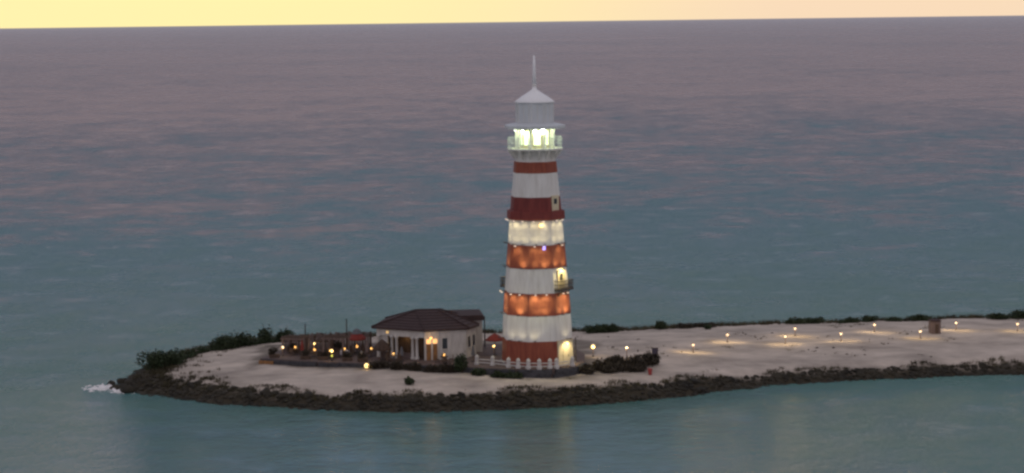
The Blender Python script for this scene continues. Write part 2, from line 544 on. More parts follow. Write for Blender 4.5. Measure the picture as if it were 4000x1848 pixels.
def frame_box(mb, phi, r, t, z, dr, dt, dz):
    vs_ = []
    for zz in (-dz / 2, dz / 2):
        for a, b in ((-dr / 2, -dt / 2), (dr / 2, -dt / 2), (dr / 2, dt / 2), (-dr / 2, dt / 2)):
            vs_.append(lpt(phi, r + a, z + zz, t + b))
    mb.add(vs_, [(0, 3, 2, 1), (4, 5, 6, 7), (0, 1, 5, 4), (1, 2, 6, 5), (2, 3, 7, 6), (3, 0, 4, 7)])
    return mb
EDGES = [2.95, 5.92, 8.98, 11.65, 14.6, 17.4, 20.35, 23.1, 25.97, 27.3]
for k in range(9):
    z0, z1 = EDGES[k], EDGES[k + 1]
    redb = k % 2 == 0
    off = 0.03 if redb else 0.0
    prof = [(RAD(z) + off, z - 2.9) for z in np.linspace(z0 + 0.002, z1 - 0.002, 4)]
    MB().lathe(prof, 8, (0, 0), OCT).build('red_band' if redb else 'white_band', (M['maroon'] if k == 6 else M['red']) if redb else M['white'], lh)
# a plinth under the tower
MB().lathe([(4.75, -0.9), (4.75, 0.1), (4.6, 0.16)], 8, (0, 0), OCT).build('plinth', M['stone_plinth'], lh)

# entrance bay on the right-hand facet
PHI_R, PHI_L = FAC[0], FAC[4]
bay = MB()
frame_box(bay, PHI_R, RAD(4.4) * AP + 0.03, 0, 4.42, 0.36, 3.0, 2.92)
bay.build('entrance_bay', M['cream'], lh)
door = MB(); frame_box(door, PHI_R, RAD(4.4) * AP + 0.22, 0.0, 4.05, 0.06, 1.15, 2.2)
door = door.build('door', M['cream'], lh)
hd = MB(); frame_box(hd, PHI_R, RAD(4.4) * AP + 0.28, 0.42, 4.0, 0.06, 0.05, 0.22); hd.build('handle', M['dark_metal'], door)
lp = MB(); frame_box(lp, PHI_R, RAD(4.4) * AP + 0.34, 0.0, 5.45, 0.24, 0.3, 0.16)
lp = lp.build('wall_lamp', M['globe'], lh)
light('door_light', 'SPOT', lpt(PHI_R, RAD(4.4) * AP + 1.1, 5.75, 0.0), 230, (1.0, 0.82, 0.42), lh, 0.1, rad(140), lpt(PHI_R, RAD(4.4) * AP + 0.1, 3.6))

# doorways and balconies of the middle storeys
def doorway(phi, zf, w=1.1, h=2.0, frame='cream', depth=0.2):
    r = RAD(zf + 1.0) * AP
    fr = MB()
    frame_box(fr, phi, r + 0.03, -w / 2 - 0.09, zf + h / 2, depth, 0.18, h)
    frame_box(fr, phi, r + 0.03, w / 2 + 0.09, zf + h / 2, depth, 0.18, h)
    frame_box(fr, phi, r + 0.03, 0, zf + h + 0.1, depth, w + 0.36, 0.2)
    d = MB(); frame_box(d, phi, r + 0.05, 0, zf + h / 2, 0.12, w, h)
    d = d.build('door', M['cream'], lh)
    fr.build('door_frame', M[frame], d)
    g = MB(); frame_box(g, phi, r + 0.12, 0, zf + h * 0.7, 0.03, w * 0.6, h * 0.4)
    g.build('pane', M['sash_glass'], d)
def balcony(phi, zf, w=2.9, dp=0.8):
    r = RAD(zf) * AP
    b = MB(); frame_box(b, phi, r + dp / 2, 0, zf - 0.1, dp, w, 0.2)
    b = b.build('balcony', M['dark_metal'], lh)
    rl = MB()
    for zz in (0.12, 0.55, 1.0):
        frame_box(rl, phi, r + dp - 0.05, 0, zf + zz, 0.06, w, 0.07)
        for s in (-1, 1):
            frame_box(rl, phi, r + dp / 2, s * (w / 2 - 0.04), zf + zz, dp, 0.06, 0.07)
    rl.build('rail', M['dark_metal'], b)
    bl = MB()
    n = 12
    for k in range(n):
        frame_box(bl, phi, r + dp - 0.05, -w / 2 + 0.04 + (w - 0.08) * k / (n - 1), zf + 0.5, 0.05, 0.06, 1.0)
    for s in (-1, 1):
        for k in range(3):
            frame_box(bl, phi, r + 0.15 + 0.3 * k, s * (w / 2 - 0.04), zf + 0.5, 0.05, 0.05, 1.0)
    bl.build('baluster', M['dark_metal'], b)
    for s in (-0.7, 0.7):
        a, e = lpt(phi, r + 0.02, zf - 0.9, s), lpt(phi, r + dp - 0.1, zf - 0.2, s)
        MB().tube(a, e, 0.07, 6).build('bracket', M['dark_metal'], b)
for ph in (PHI_R, PHI_L):
    balcony(ph, 12.1)
    doorway(ph, 12.12)
    l_ = MB(); frame_box(l_, ph, RAD(14.3) * AP + 0.12, 0, 14.42, 0.2, 0.3, 0.14); l_.build('wall_lamp', M['globe'], lh)
    light('balcony_light', 'SPOT', lpt(ph, RAD(14.0) * AP + 0.8, 14.5, 0.0), 260, (1.0, 0.80, 0.32), lh, 0.08, rad(150), lpt(ph, RAD(13.0) * AP, 12.6))
doorway(PHI_R, 21.45, 1.0, 1.6)
doorway(PHI_L, 21.45, 1.0, 1.6)

# red collar gallery round the tower
MB().lathe([(RAD(20.4) - 0.1, 20.38 - 2.9), (RAD(20.4) + 0.28, 20.38 - 2.9), (RAD(20.4) + 0.36, 20.55 - 2.9), (RAD(21.4) + 0.42, 21.38 - 2.9), (RAD(21.4) + 0.30, 21.42 - 2.9), (RAD(21.4) - 0.1, 21.40 - 2.9)],
           8, (0, 0), OCT).build('collar', M['maroon'], lh)

# wall-washing lamps: under the collar and on top of the second red band
def wash(phi, t, z, e, col, arm=0.75):
    r = RAD(z) * AP
    m = MB(); frame_box(m, phi, r + arm - 0.12, t, z - 0.02, 0.20, 0.2, 0.10)
    m = m.build('wall_lamp', M['globe_pale'], lh)
    q = MB(); frame_box(q, phi, r + (arm - 0.2) / 2, t, z + 0.04, arm - 0.2, 0.05, 0.05)
    q.build('lamp_arm', M['dark_metal'], m)
    light('wash_light', 'SPOT', lpt(phi, r + arm - 0.10, z - 0.12, t), e, col, lh, 0.30, rad(130), lpt(phi, r - 0.05, z - 1.8, t))
for kf in (0, 5, 6, 7):
    ts = (-0.75, 0.45) if kf != 0 else (-0.55, 0.6)
    for t in ts:
        wash(FAC[kf], t + random.uniform(-0.12, 0.12), 20.32, random.uniform(26, 42), (1.0, 0.82, 0.42), 0.62)
        wash(FAC[kf], t + random.uniform(-0.2, 0.2), 11.60, random.uniform(45, 160), (1.0, 0.98, 0.46))
for kf, t in ((6, -0.3), (7, 0.3), (7, -0.8), (0, 0.0)):
    wash(FAC[kf], t, 17.36, random.uniform(40, 85), (1.0, 0.98, 0.46))
def added_wash_up(phi, t, z, e, col, arm=0.7, h=1.7):  # uplights added to brighten the bands evenly from below
    r = RAD(z) * AP
    m = MB(); frame_box(m, phi, r + arm - 0.1, t, z + 0.02, 0.2, 0.2, 0.10)
    m = m.build('wall_lamp', M['dark_metal'], lh)  # made-up fixture for the added uplight
    q = MB(); frame_box(q, phi, r + (arm - 0.2) / 2, t, z - 0.02, arm - 0.2, 0.05, 0.05)
    q.build('lamp_arm', M['dark_metal'], m)
    light('wash_light', 'SPOT', lpt(phi, r + arm - 0.1, z + 0.1, t), e, col, lh, 0.30, rad(125), lpt(phi, r - 0.1, z + h, t))
for kf in (0, 5, 6, 7):
    for t in (-0.7, 0.55):
        added_wash_up(FAC[kf], t + random.uniform(-0.15, 0.15), 17.55, random.uniform(26, 42), (1.0, 0.82, 0.42))
        if random.random() < 0.8:
            added_wash_up(FAC[kf], t + random.uniform(-0.25, 0.25), 9.05, random.uniform(30, 150), (1.0, 0.98, 0.46), 0.6, 1.4)
            added_wash_up(FAC[kf], t + random.uniform(-0.25, 0.25), 14.68, random.uniform(30, 95), (1.0, 0.98, 0.46), 0.6, 1.4)
for kf, t in ((5, 0.0), (6, -0.8), (6, 0.7), (7, -1.0), (0, 0.3)):  # added uplights stand in for terrace light on the lowest white band
    added_wash_up(FAC[kf], t, 6.05, random.uniform(14, 26), (1.0, 0.85, 0.52), 0.8, 1.8)
v_ = MB(); frame_box(v_, FAC[7], RAD(17.2) * AP + 0.1, 0.42, 17.12, 0.14, 0.34, 0.5); v_.build('violet_dot', M['violet'], lh)  # small glowing violet dot on the facet
bl_ = MB(); frame_box(bl_, FAC[7], RAD(19.9) * AP + 0.22, 0.1, 19.8, 0.2, 0.42, 0.34); bl_.build('bright_lamp', M['globe'], lh)

# top: neck, brackets, gallery, belvedere, canopy, lantern drum, roof, mast
MB().lathe([(2.5, 27.302 - 2.9), (2.46, 28.0 - 2.9), (2.62, 28.6 - 2.9)], 8, (0, 0), OCT).build('neck', M['white'], lh)
for k in range(16):
    ph = OCT + math.pi * 2 * k / 16
    b = MB()
    a = [lpt(ph, 2.45, 27.5, -0.07), lpt(ph, 2.45, 28.66, -0.07), lpt(ph, 3.3, 28.66, -0.07), lpt(ph, 3.3, 28.5, -0.07),
         lpt(ph, 2.45, 27.5, 0.07), lpt(ph, 2.45, 28.66, 0.07), lpt(ph, 3.3, 28.66, 0.07), lpt(ph, 3.3, 28.5, 0.07)]
    b.add(a, [(0, 1, 2, 3), (7, 6, 5, 4), (0, 4, 5, 1), (1, 5, 6, 2), (2, 6, 7, 3), (3, 7, 4, 0)])
    b.build('bracket', M['white'], lh)
gal = MB().lathe([(3.35, 28.66 - 2.9), (3.45, 28.70 - 2.9), (3.45, 28.88 - 2.9), (3.4, 28.90 - 2.9)], 8, (0, 0), OCT).build('gallery_floor', M['white'], lh)
rail = MB()
for zz in (29.35, 29.75, 30.12):
    rail.lathe([(3.30, zz - 2.9), (3.38, zz - 2.9), (3.38, zz + 0.07 - 2.9), (3.30, zz + 0.07 - 2.9), (3.30, zz - 2.9)], 8, (0, 0), OCT, cap=False)
rail.build('railing', M['lantern_grey'], lh)
for k in range(24):
    ph = OCT + 2 * math.pi * k / 24
    rr = 3.34 * AP / math.cos(((ph - OCT) % (math.pi / 4)) - math.pi / 8)
    MB().tube(lpt(ph, rr, 28.9), lpt(ph, rr, 30.13), 0.04, 6).build('rail_post', M['lantern_grey'], lh)
core = MB().lathe([(1.75, 28.905 - 2.9), (1.75, 31.2 - 2.9)], 8, (0, 0), OCT).build('lit_core', M['cream'], lh)
for k in range(8):
    ph = FAC[k]
    g = MB(); frame_box(g, ph, 1.75 * AP + 0.02, 0, 30.1, 0.05, 0.8, 1.7); g = g.build('pane', M['glow'], lh)
    for s in (-0.2, 0.2):
        q = MB(); frame_box(q, ph, 1.75 * AP + 0.06, s, 30.1, 0.05, 0.05, 1.7); q.build('glazing_bar', M['white'], g)
for k in range(8):
    ph = OCT + math.pi / 4 * k
    c_ = MB().lathe([(0.24, 28.902 - 2.9), (0.24, 29.1 - 2.9), (0.16, 29.15 - 2.9), (0.14, 30.9 - 2.9), (0.22, 31.0 - 2.9), (0.22, 31.22 - 2.9)], 10, lpt(ph, 2.28, 0)[:2])
    c_.build('column', M['white'], lh, True)
for ph, t, r in ((FAC[7], -0.42, 0.24), (FAC[7], 0.50, 0.34), (FAC[6], 0.3, 0.18), (FAC[2], 0, 0.25), (FAC[4], 0, 0.25)):
    fl = MB()
    p = lpt(ph, 2.55, 31.05, t); q = lpt(ph, 2.82, 30.98, t)
    fl.tube(p, q, r, 14)
    fl = fl.build('floodlight', M['dark_metal'], lh)
    p2 = lpt(ph, 2.86, 30.97, t)
    MB().tube(q, p2, r * 0.9, 14).build('lamp_face', M['flood'], fl)
for k in range(8):
    light('gallery_light', 'POINT', lpt(FAC[k], 2.6, 30.95), 62, (0.84, 1.0, 0.58), lh, 0.12)
MB().lathe([(3.62, 31.24 - 2.9), (3.75, 31.30 - 2.9), (3.75, 31.62 - 2.9), (3.62, 31.70 - 2.9), (2.5, 31.92 - 2.9)], 8, (0, 0), OCT).build('canopy', M['lantern_grey'], lh)
MB().lathe([(2.36, 31.90 - 2.9), (2.34, 34.35 - 2.9)], 8, (0, 0), OCT).build('lantern_drum', M['lantern_grey'], lh)
for k in range(8):
    fr = MB()
    frame_box(fr, FAC[k], 2.35 * AP + 0.01, 0, 33.12, 0.05, 1.45, 2.0)
    fr = fr.build('lantern_panel', M['lantern_grey'], lh)
    st = MB()
    for t in (-0.74, 0.0, 0.74):
        frame_box(st, FAC[k], 2.35 * AP + 0.035, t, 33.12, 0.05, 0.06, 2.1)
    st.build('panel_rib', M['white'], fr)
MB().lathe([(2.38, 34.32 - 2.9), (2.42, 34.36 - 2.9), (2.36, 34.52 - 2.9), (1.62, 35.06 - 2.9), (0.82, 35.56 - 2.9), (0.32, 35.9 - 2.9), (0.2, 36.3 - 2.9)], 16, (0, 0), OCT).build('roof', M['mast_white'], lh, True)
MB().lathe([(0.02, 36.1 - 2.9), (0.26, 36.3 - 2.9), (0.26, 36.5 - 2.9), (0.12, 36.75 - 2.9)], 12).build('finial', M['white'], lh, True)
MB().lathe([(0.25, 36.5 - 2.9), (0.19, 38.2 - 2.9), (0.12, 39.95 - 2.9)], 8).build('mast', M['mast_white'], lh, True)

# ------------------------------------------------------------------ terrace
TER = [(-31.3, 261.6), (-24.0, 258.6), (-17.5, 256.6), (-7.8, 254.3), (-3.5, 252.2), (0.2, 251.1), (4.6, 250.9), (7.4, 252.4), (8.6, 256), (8.8, 262), (7, 270), (-20, 273), (-29, 269.5)]
tag(MB().prism(TER, 1.2, 3.0).build('terrace', M['terrace'], None), kind='structure')
# retaining wall along its front edge
wall = empty('retaining_wall', (TER[1][0], TER[1][1], 2.0))
tag(wall, 'long low dark stone retaining wall along the front of the terrace', 'wall')
for a, b in zip(TER[:8], TER[1:9]):
    A, B = Vector((*a, 0)), Vector((*b, 0))
    L_ = (B - A).length
    n = max(1, round(L_ / 1.3))
    rz = math.atan2(b[1] - a[1], b[0] - a[0])
    nrm = Vector((math.sin(rz), -math.cos(rz), 0))
    for row in range(2):
        for k in range(n):
            t = (k + 0.5 + (0.18 if row else -0.1)) / n
            p = A + (B - A) * min(max(t, 0.5 / n), 1 - 0.5 / n) + nrm * (0.14 + random.uniform(-0.03, 0.03))
            h = 0.52 + random.uniform(-0.05, 0.05)
            MB().box((p.x - TER[1][0], p.y - TER[1][1], 0.12 + row * 0.54 + random.uniform(-0.02, 0.02)), (L_ / n * 0.97, 0.34, h), rz + random.uniform(-0.02, 0.02), 0.97).build('wall_stone', M['stone_wall'], wall)
kerb = empty('timber_kerb', (-31.0, 261.3, 2.2))
tag(kerb, 'short ochre timber edging at the left end of the terrace', 'edging')
for k in range(3):
    t = k / 3 * 0.26
    a = Vector(TER[0]); b = Vector(TER[1])
    p = a.lerp(b, 0.04 + t) + Vector((-0.12, -0.42))
    MB().box((p.x + 31.0, p.y - 261.3, 0.32), (0.62, 0.16, 0.62), math.atan2(-3, 7.3)).build('board', M['wood_warm'], kerb)

# white balustrade in front of the tower
bal = empty('white_fence', (LX, LY, 3.0))
tag(bal, 'white fence of tapered posts curving round the lighthouse foot', 'fence')
arc = [(-7.3, -2.1), (-5.4, -3.0), (-3.5, -4.6), (-2.35, -5.25), (-1.15, -5.7), (0.15, -5.85), (1.4, -5.75), (2.2, -5.5), (4.1, -4.2)]
for k, (x, y) in enumerate(arc):
    MB().lathe([(0.34, -0.2), (0.34, 0.22), (0.26, 0.3), (0.22, 0.85), (0.28, 0.92), (0.14, 1.12), (0.03, 1.22)], 8, (x, y)).build('post', M['render_wall'], bal)
    if k:
        x0, y0 = arc[k - 1]
        rl = MB()
        for z in (0.25, 0.62):
            rl.tube((x0, y0, z), (x, y, z), 0.07, 6)
        rl.build('rail', M['render_wall'], bal)

# ------------------------------------------------------------------ house with dark hipped roof
HX, HY = -11.0, 264.0
house = empty('pavilion_house', (HX, HY, 3.0))
tag(house, 'low white pavilion with dark hipped roof and columned porch left of the lighthouse', 'house')
EAV = [(-17.5, 261.6), (-10.9, 258.2), (-5.4, 259.6), (-4.2, 262.6), (-5.0, 268.4), (-16.2, 269.2)]
cx_, cy_ = sum(p[0] for p in EAV) / 6, sum(p[1] for p in EAV) / 6
WAL = [(cx_ + (x - cx_) * 0.90, cy_ + (y - cy_) * 0.90) for x, y in EAV]
loc = lambda p: (p[0] - HX, p[1] - HY)
# walls, one per side; the front-left side is an open porch with columns
def wallseg(a, b, z0, z1, th, m, name='wall', parent=house, t0=0.0, t1=1.0, off=0.0):
    A, B = Vector(loc(a)), Vector(loc(b))
    p, q = A.lerp(B, t0), A.lerp(B, t1)
    rz = math.atan2(q.y - p.y, q.x - p.x)
    n = Vector((math.sin(rz), -math.cos(rz)))
    c = (p + q) / 2 + n * off
    return MB().box((c.x, c.y, (z0 + z1) / 2 - 3.0), ((q - p).length, th, z1 - z0), rz).build(name, m, parent)
for i in range(6):
    a, b = WAL[i], WAL[(i + 1) % 6]
    if i == 0:
        wallseg(a, b, 5.75, 6.55, 0.3, M['render_wall'], 'porch_beam')
        wallseg(a, b, 2.9, 6.5, 0.2, M['wood_dark'], 'back_wall', off=-1.8)
        for k, t in enumerate((0.02, 0.30, 0.40, 0.74, 0.83)):
            p = Vector(loc(a)).lerp(Vector(loc(b)), t)
            MB().lathe([(0.30, -0.1), (0.30, 0.25), (0.2, 0.32), (0.17, 2.45), (0.28, 2.55), (0.28, 2.8)], 10, (p.x, p.y)).build('column', M['render_wall'], house, True)
        wallseg(a, b, 2.9, 3.75, 0.22, M['terrace'], 'parapet', t0=0.06, t1=0.72)
        wallseg(a, b, 2.9, 6.0, 0.22, M['render_wall'], 'wall', t0=0.03, t1=0.2, off=-0.25)
        w_ = wallseg(a, b, 6.05, 6.32, 0.1, M['warm_pane'], 'window', t0=0.20, t1=0.245, off=0.15)
        w_ = wallseg(a, b, 5.0, 5.75, 0.1, M['porch_pane'], 'lit_window', t0=0.85, t1=0.90, off=-1.62)
    else:
        wallseg(a, b, 2.9, 6.55, 0.3, M['render_wall'])
a, b = WAL[1], WAL[2]
# brown doors and lit fanlights on the front, pilasters along the white wall
for k, (t0, t1) in enumerate(((0.03, 0.14), (0.18, 0.29))):
    d = wallseg(a, b, 3.0, 4.95, 0.12, M['wood_warm'], 'door', t0=t0, t1=t1, off=0.15)
    wallseg(a, b, 4.0, 4.15, 0.1, M['dark_metal'], 'handle', d, t0=t0 + 0.015, t1=t0 + 0.03, off=0.25)
    wallseg(a, b, 5.02, 5.55, 0.1, M['porch_pane'], 'fanlight', t0=t0, t1=t1, off=0.155)
for t in (0.0, 0.16, 0.32, 0.62, 0.97):
    wallseg(a, b, 2.9, 6.5, 0.3, M['render_wall'], 'pilaster', t0=t - 0.02, t1=t + 0.02, off=0.12)
w_ = wallseg(a, b, 4.3, 5.6, 0.1, M['sash_glass'], 'window', t0=0.42, t1=0.54, off=0.14)
wallseg(a, b, 4.18, 4.28, 0.2, M['render_wall'], 'sill', w_, t0=0.40, t1=0.56, off=0.2)
for k, t in enumerate((0.25, 0.75)):
    w_ = wallseg(WAL[2], WAL[3], 4.3, 5.6, 0.1, M['sash_glass'], 'window', t0=t - 0.12, t1=t + 0.12, off=0.14)
    wallseg(WAL[2], WAL[3], 4.18, 4.28, 0.2, M['render_wall'], 'sill', w_, t0=t - 0.15, t1=t + 0.15, off=0.2)
pf = wallseg(a, b, 5.62, 5.84, 0.3, M['porch_pane'], 'porch_lamp', t0=0.10, t1=0.16, off=0.42)
pl = (Vector(loc(a)).lerp(Vector(loc(b)), 0.13) + Vector((0.1, -0.9)))
light('porch_light', 'POINT', (pl.x, pl.y, 2.75), 15, (1.0, 0.6, 0.25), house, 0.15)
pl = (Vector(loc(WAL[0])).lerp(Vector(loc(WAL[1])), 0.5) + Vector((0.4, 0.9)))
light('porch_light', 'POINT', (pl.x, pl.y, 2.5), 16, (1.0, 0.65, 0.25), house, 0.15)
# roof: courses of shingles stepping up to the ridge
RIDGE = [(-12.0, 264.0), (-12.0, 264.0), (-9.3, 264.2), (-9.0, 264.6), (-9.2, 265.0), (-12.0, 264.6)]
NC = 7
slab = MB().prism([loc(p) for p in EAV], 6.56 - 3.0, 6.72 - 3.0).build('eave', M['shingle'], house)
roof = MB()
rings = []
for j in range(NC + 1):
    t = j / NC
    z = 6.721 + (8.40 - 6.72) * t
    rings.append([(e[0] + (r[0] - e[0]) * t - HX, e[1] + (r[1] - e[1]) * t - HY, z - 3.0) for e, r in zip(EAV, RIDGE)])
for j in range(NC):
    lo = [(x, y, z + 0.07) for x, y, z in rings[j]]
    vs_ = rings[j] + lo + rings[j + 1]
    fs_ = []
    for k in range(6):
        k2 = (k + 1) % 6
        fs_ += [(k, k2, 6 + k2, 6 + k), (6 + k, 6 + k2, 12 + k2, 12 + k)]
    roof.add(vs_, fs_)
roof.add(rings[-1], [(0, 1, 2, 3, 4, 5)])
roof = roof.build('roof', M['shingle'], house)
rc = MB()
rc.tube((-12.1 - HX, 264.2 - HY, 8.46 - 3), (-9.2 - HX, 264.5 - HY, 8.45 - 3), 0.13, 6)
for e, r in list(zip(EAV, RIDGE)):
    rc.tube((e[0] - HX, e[1] - HY, 6.85 - 3), (r[0] - HX, r[1] - HY, 8.46 - 3), 0.09, 6)
rc.build('ridge_cap', M['shingle'], roof)
# lower rear wing with flat dark parapet roof
MB().box((-7.2 - HX, 267.2 - HY, 1.95), (6.2, 5.4, 4.1), 0.10).build('rear_wing', M['render_wall'], house)
MB().box((-7.2 - HX, 267.2 - HY, 4.32), (6.7, 5.9, 0.62), 0.10, 0.97).build('parapet_roof', M['shingle'], house)

# ------------------------------------------------------------------ parasols, tables, chairs, poles on the terrace
def parasol(x, y, z, r, h, m, name, label, cat, droop=0.55, n=8, crown=None):
    t = empty(name, (x, y, z))
    tag(t, label, cat)
    MB().lathe([(0.32, 0.0), (0.32, 0.08), (0.06, 0.12)], 10).build('base', M['dark_metal'], t)
    MB().tube((0, 0, 0.1), (0, 0, h), 0.045, 8).build('pole', M['wood_dark'], t)
    MB().lathe([(r, h - droop - 0.16), (r * 1.01, h - droop), (r * 0.55, h - droop * 0.42), (0.08, h)], n, (0, 0), 0.2, cap=False).build('canopy', m, t)
    for k in range(n):
        a = 0.2 + 2 * math.pi * k / n
        MB().tube((0, 0, h - 0.12), (r * 0.97 * math.sin(a), -r * 0.97 * math.cos(a), h - droop - 0.05), 0.02, 5).build('rib', M['wood_dark'], t)
    if crown:
        MB().lathe([(r * 0.6, h - droop * 0.38), (r * 0.3, h + 0.12), (0.05, h + 0.3)], n, (0, 0), 0.2).build('crown', crown, t)
    return t
parasol(-19.6, 265.6, 3.0, 1.2, 2.75, M['red_cloth'], 'parasol', 'red cloth parasol with grey crown beside the pavilion', 'parasol', 0.95, crown=M['grey_cloth'])
parasol(-16.1, 259.7, 3.0, 1.15, 2.5, M['thatch'], 'parasol', 'dark brown thatched parasol in front of the pavilion porch', 'parasol', 1.15, 12)
parasol(-2.3, 262.0, 3.0, 1.15, 2.7, M['red_cloth'], 'parasol', 'dull red parasol between the pavilion and the lighthouse', 'parasol', 0.7)
parasol(-23.6, 265.8, 3.0, 1.25, 2.3, M['thatch'], 'parasol', 'low brown thatched parasol at the back of the terrace', 'parasol', 0.7, 12)

def make_table(cloth=None):
    t = empty('table', (0, 0, 0))
    MB().lathe([(0.5, 0.70), (0.52, 0.73), (0.5, 0.76)], 14).build('tabletop', M['wood_dark'], t)
    MB().tube((0, 0, 0.03), (0, 0, 0.7), 0.05, 8).build('pedestal', M['dark_metal'], t)
    MB().lathe([(0.28, 0), (0.28, 0.04), (0.06, 0.08)], 10).build('foot', M['dark_metal'], t)
    return t
def make_chair():
    t = empty('chair', (0, 0, 0))
    MB().box((0, 0, 0.44), (0.46, 0.46, 0.06)).build('seat', M['wood_dark'], t)
    MB().box((0, 0.22, 0.72), (0.46, 0.05, 0.46)).build('backrest', M['wood_dark'], t)
    for sx in (-0.2, 0.2):
        for sy in (-0.2, 0.2):
            MB().box((sx, sy, 0.205), (0.05, 0.05, 0.41)).build('leg', M['wood_dark'], t)
    return t
tp, cp = make_table(), make_chair()
SHORT = ['leftmost table of the terrace', 'table in the middle of the left terrace', 'cloth-covered table', 'table beneath the red parasol', 'table behind the double lamp', 'table by the left end of the porch', 'table before the porch parapet', 'table before the brown doors']
TAB = [(-27.2, 264.4, 'round dark table nearest the left end of the terrace'), (-24.6, 262.0, 'round dark table in the middle of the left terrace'),
       (-20.9, 262.2, 'round table partly under a white cloth on the terrace'), (-19.5, 264.2, 'round dark table beneath the red parasol'), (-22.6, 261.2, 'round dark table right behind the double lamp'), (-17.6, 262.4, 'round dark table beside the left end of the porch'), (-14.6, 257.9, 'round dark table in front of the porch parapet'), (-8.4, 256.6, 'round dark table in front of the brown doors')]
first = True
nch = 0
for i, (x, y, lab) in enumerate(TAB):
    t = tp if i == 0 else copy_tree(tp)
    t.location = (x, y, 3.0)
    tag(t, lab, 'table', 'round tables on the terrace')
    for k in range(4):
        a = 0.6 * i + k * 1.57 + 0.4
        c = cp if nch == 0 else copy_tree(cp)
        nch += 1
        c.location = (x + 0.85 * math.sin(a), y + 0.85 * math.cos(a), 3.0)
        c.rotation_euler = (0, 0, -a)
        tag(c, 'dark wooden chair drawn up to the ' + SHORT[i], 'chair', 'chairs at the ' + SHORT[i])
def lantern_proto():
    t = empty('table_lantern', (0, 0, 0))
    MB().box((0, 0, 0.02), (0.26, 0.26, 0.04)).build('base', M['dark_metal'], t)
    MB().lathe([(0.10, 0.04), (0.13, 0.12), (0.13, 0.28), (0.09, 0.32)], 10).build('glass', M['warm_pane'], t, True)
    MB().lathe([(0.14, 0.32), (0.03, 0.42)], 10).build('lid', M['dark_metal'], t)
    light('lamp_light', 'POINT', (0, -0.25, 0.3), 4, (1.0, 0.62, 0.25), t, 0.06)
    return t
ln = lantern_proto()
for i, (x, y, lab) in enumerate(TAB):
    o = ln if i == 0 else copy_tree(ln)
    o.location = (x, y, 3.765 + (0.02 if i == 2 else 0.0))
    tag(o, 'small amber lantern glowing on the ' + SHORT[i], 'lantern', 'lanterns on the terrace tables')
cl = MB().lathe([(0.62, 0.30), (0.58, 0.5), (0.54, 0.745), (0.53, 0.775), (0.05, 0.78)], 12)
cl = cl.build('tablecloth', M['white_cloth'])
cl.location = (-20.9, 262.2, 3.0)
tag(cl, 'pale lilac white cloth draped over a terrace table', 'tablecloth')

# timber screen along the back of the left terrace
scr = empty('timber_screen', (-26.0, 268.0, 3.0))
tag(scr, 'brown timber screen of upright boards behind the left terrace', 'screen')
for k in range(34):
    x = -29.0 + k * 0.33
    y = 266.6 + 2.2 * (k / 33)
    MB().box((x + 26.0, y - 268.0, 1.06 + random.uniform(-0.16, 0.16)), (0.29, 0.05, 2.2), 0.2 + random.uniform(-0.03, 0.03)).build('board', M['hut_wood'] if k % 3 else M['wood_dark'], scr)
def pergola(x, y, w, d, h, label):
    t = empty('pergola', (x, y, 3.0), -0.28)
    tag(t, label, 'pergola', 'pergolas on the terrace')
    for sx in (-1, 1):
        for sy in (-1, 1):
            MB().box((sx * w / 2, sy * d / 2, h / 2), (0.16, 0.16, h)).build('post', M['hut_wood'], t)
        MB().box((0, sx * d / 2, h + 0.09), (w + 0.5, 0.14, 0.18)).build('beam', M['hut_wood'], t)
    n = int(w / 0.4)
    for k in range(n + 1):
        MB().box((-w / 2 + w * k / n, 0, h + 0.24), (0.09, d + 0.5, 0.12)).build('rafter', M['wood_dark'], t)
pergola(-27.2, 264.6, 2.6, 2.2, 2.0, 'low brown timber pergola over the leftmost terrace table')
pergola(-22.0, 262.9, 2.6, 2.0, 2.2, 'brown timber pergola in the middle of the left terrace')
# folded parasols and planters between the tables
def folded(x, y, h, m, label):
    t = empty('folded_parasol', (x, y, 3.0))
    tag(t, label, 'parasol', 'folded parasols on the terrace')
    MB().lathe([(0.28, 0.0), (0.28, 0.08), (0.05, 0.12)], 10).build('base', M['dark_metal'], t)
    MB().tube((0, 0, 0.1), (0, 0, h), 0.04, 6).build('pole', M['wood_dark'], t)
    MB().lathe([(0.10, 0.75), (0.24, 0.8), (0.20, h * 0.7), (0.06, h - 0.02)], 9).build('canopy', m, t)
folded(-26.2, 262.6, 2.1, M['red_cloth'], 'folded dull red parasol between the two leftmost tables')
folded(-22.6, 263.6, 2.3, M['wood_dark'], 'folded brown parasol in the middle of the terrace')
folded(-18.0, 260.6, 2.2, M['hut_wood'], 'folded beige parasol close to the left corner of the pavilion')
folded(-13.6, 257.6, 1.9, M['grey_cloth'], 'folded grey parasol in front of the pavilion parapet')
folded(-4.9, 257.2, 2.0, M['grey_cloth'], 'folded grey parasol by the right front corner of the pavilion')
def planter(x, y, label, w=1.2, h=0.75):
    t = empty('planter', (x, y, 3.0))
    tag(t, label, 'planter', 'planters on the terrace')
    MB().box((0, 0, 0.22), (w, 0.5, 0.44), 0.0, 1.08).build('trough', M['wood_dark'], t)
    v, f = leaf_cloud(420, w * 0.55, 0.36, h, 0.11, random.randrange(1 << 30), 5)
    v[:, 2] += 0.42
    mesh_np('foliage', v, f, M['leaf_brown'], t)
PLANTERS = [(-29.6, 262.2, 'leafy wooden planter at the left corner of the terrace'), (-25.6, 260.6, 'leafy planter on the terrace edge left of the double lamp'), (-23.4, 259.9, 'leafy planter immediately left of the double lamp'),
            (-20.3, 258.8, 'leafy planter on the terrace edge right of the double lamp'), (-18.4, 258.0, 'leafy planter above the amber ground lamp'), (-27.6, 266.0, 'leafy planter in front of the timber screen, left one'),
            (-22.0, 266.6, 'leafy planter in front of the timber screen, right one')]

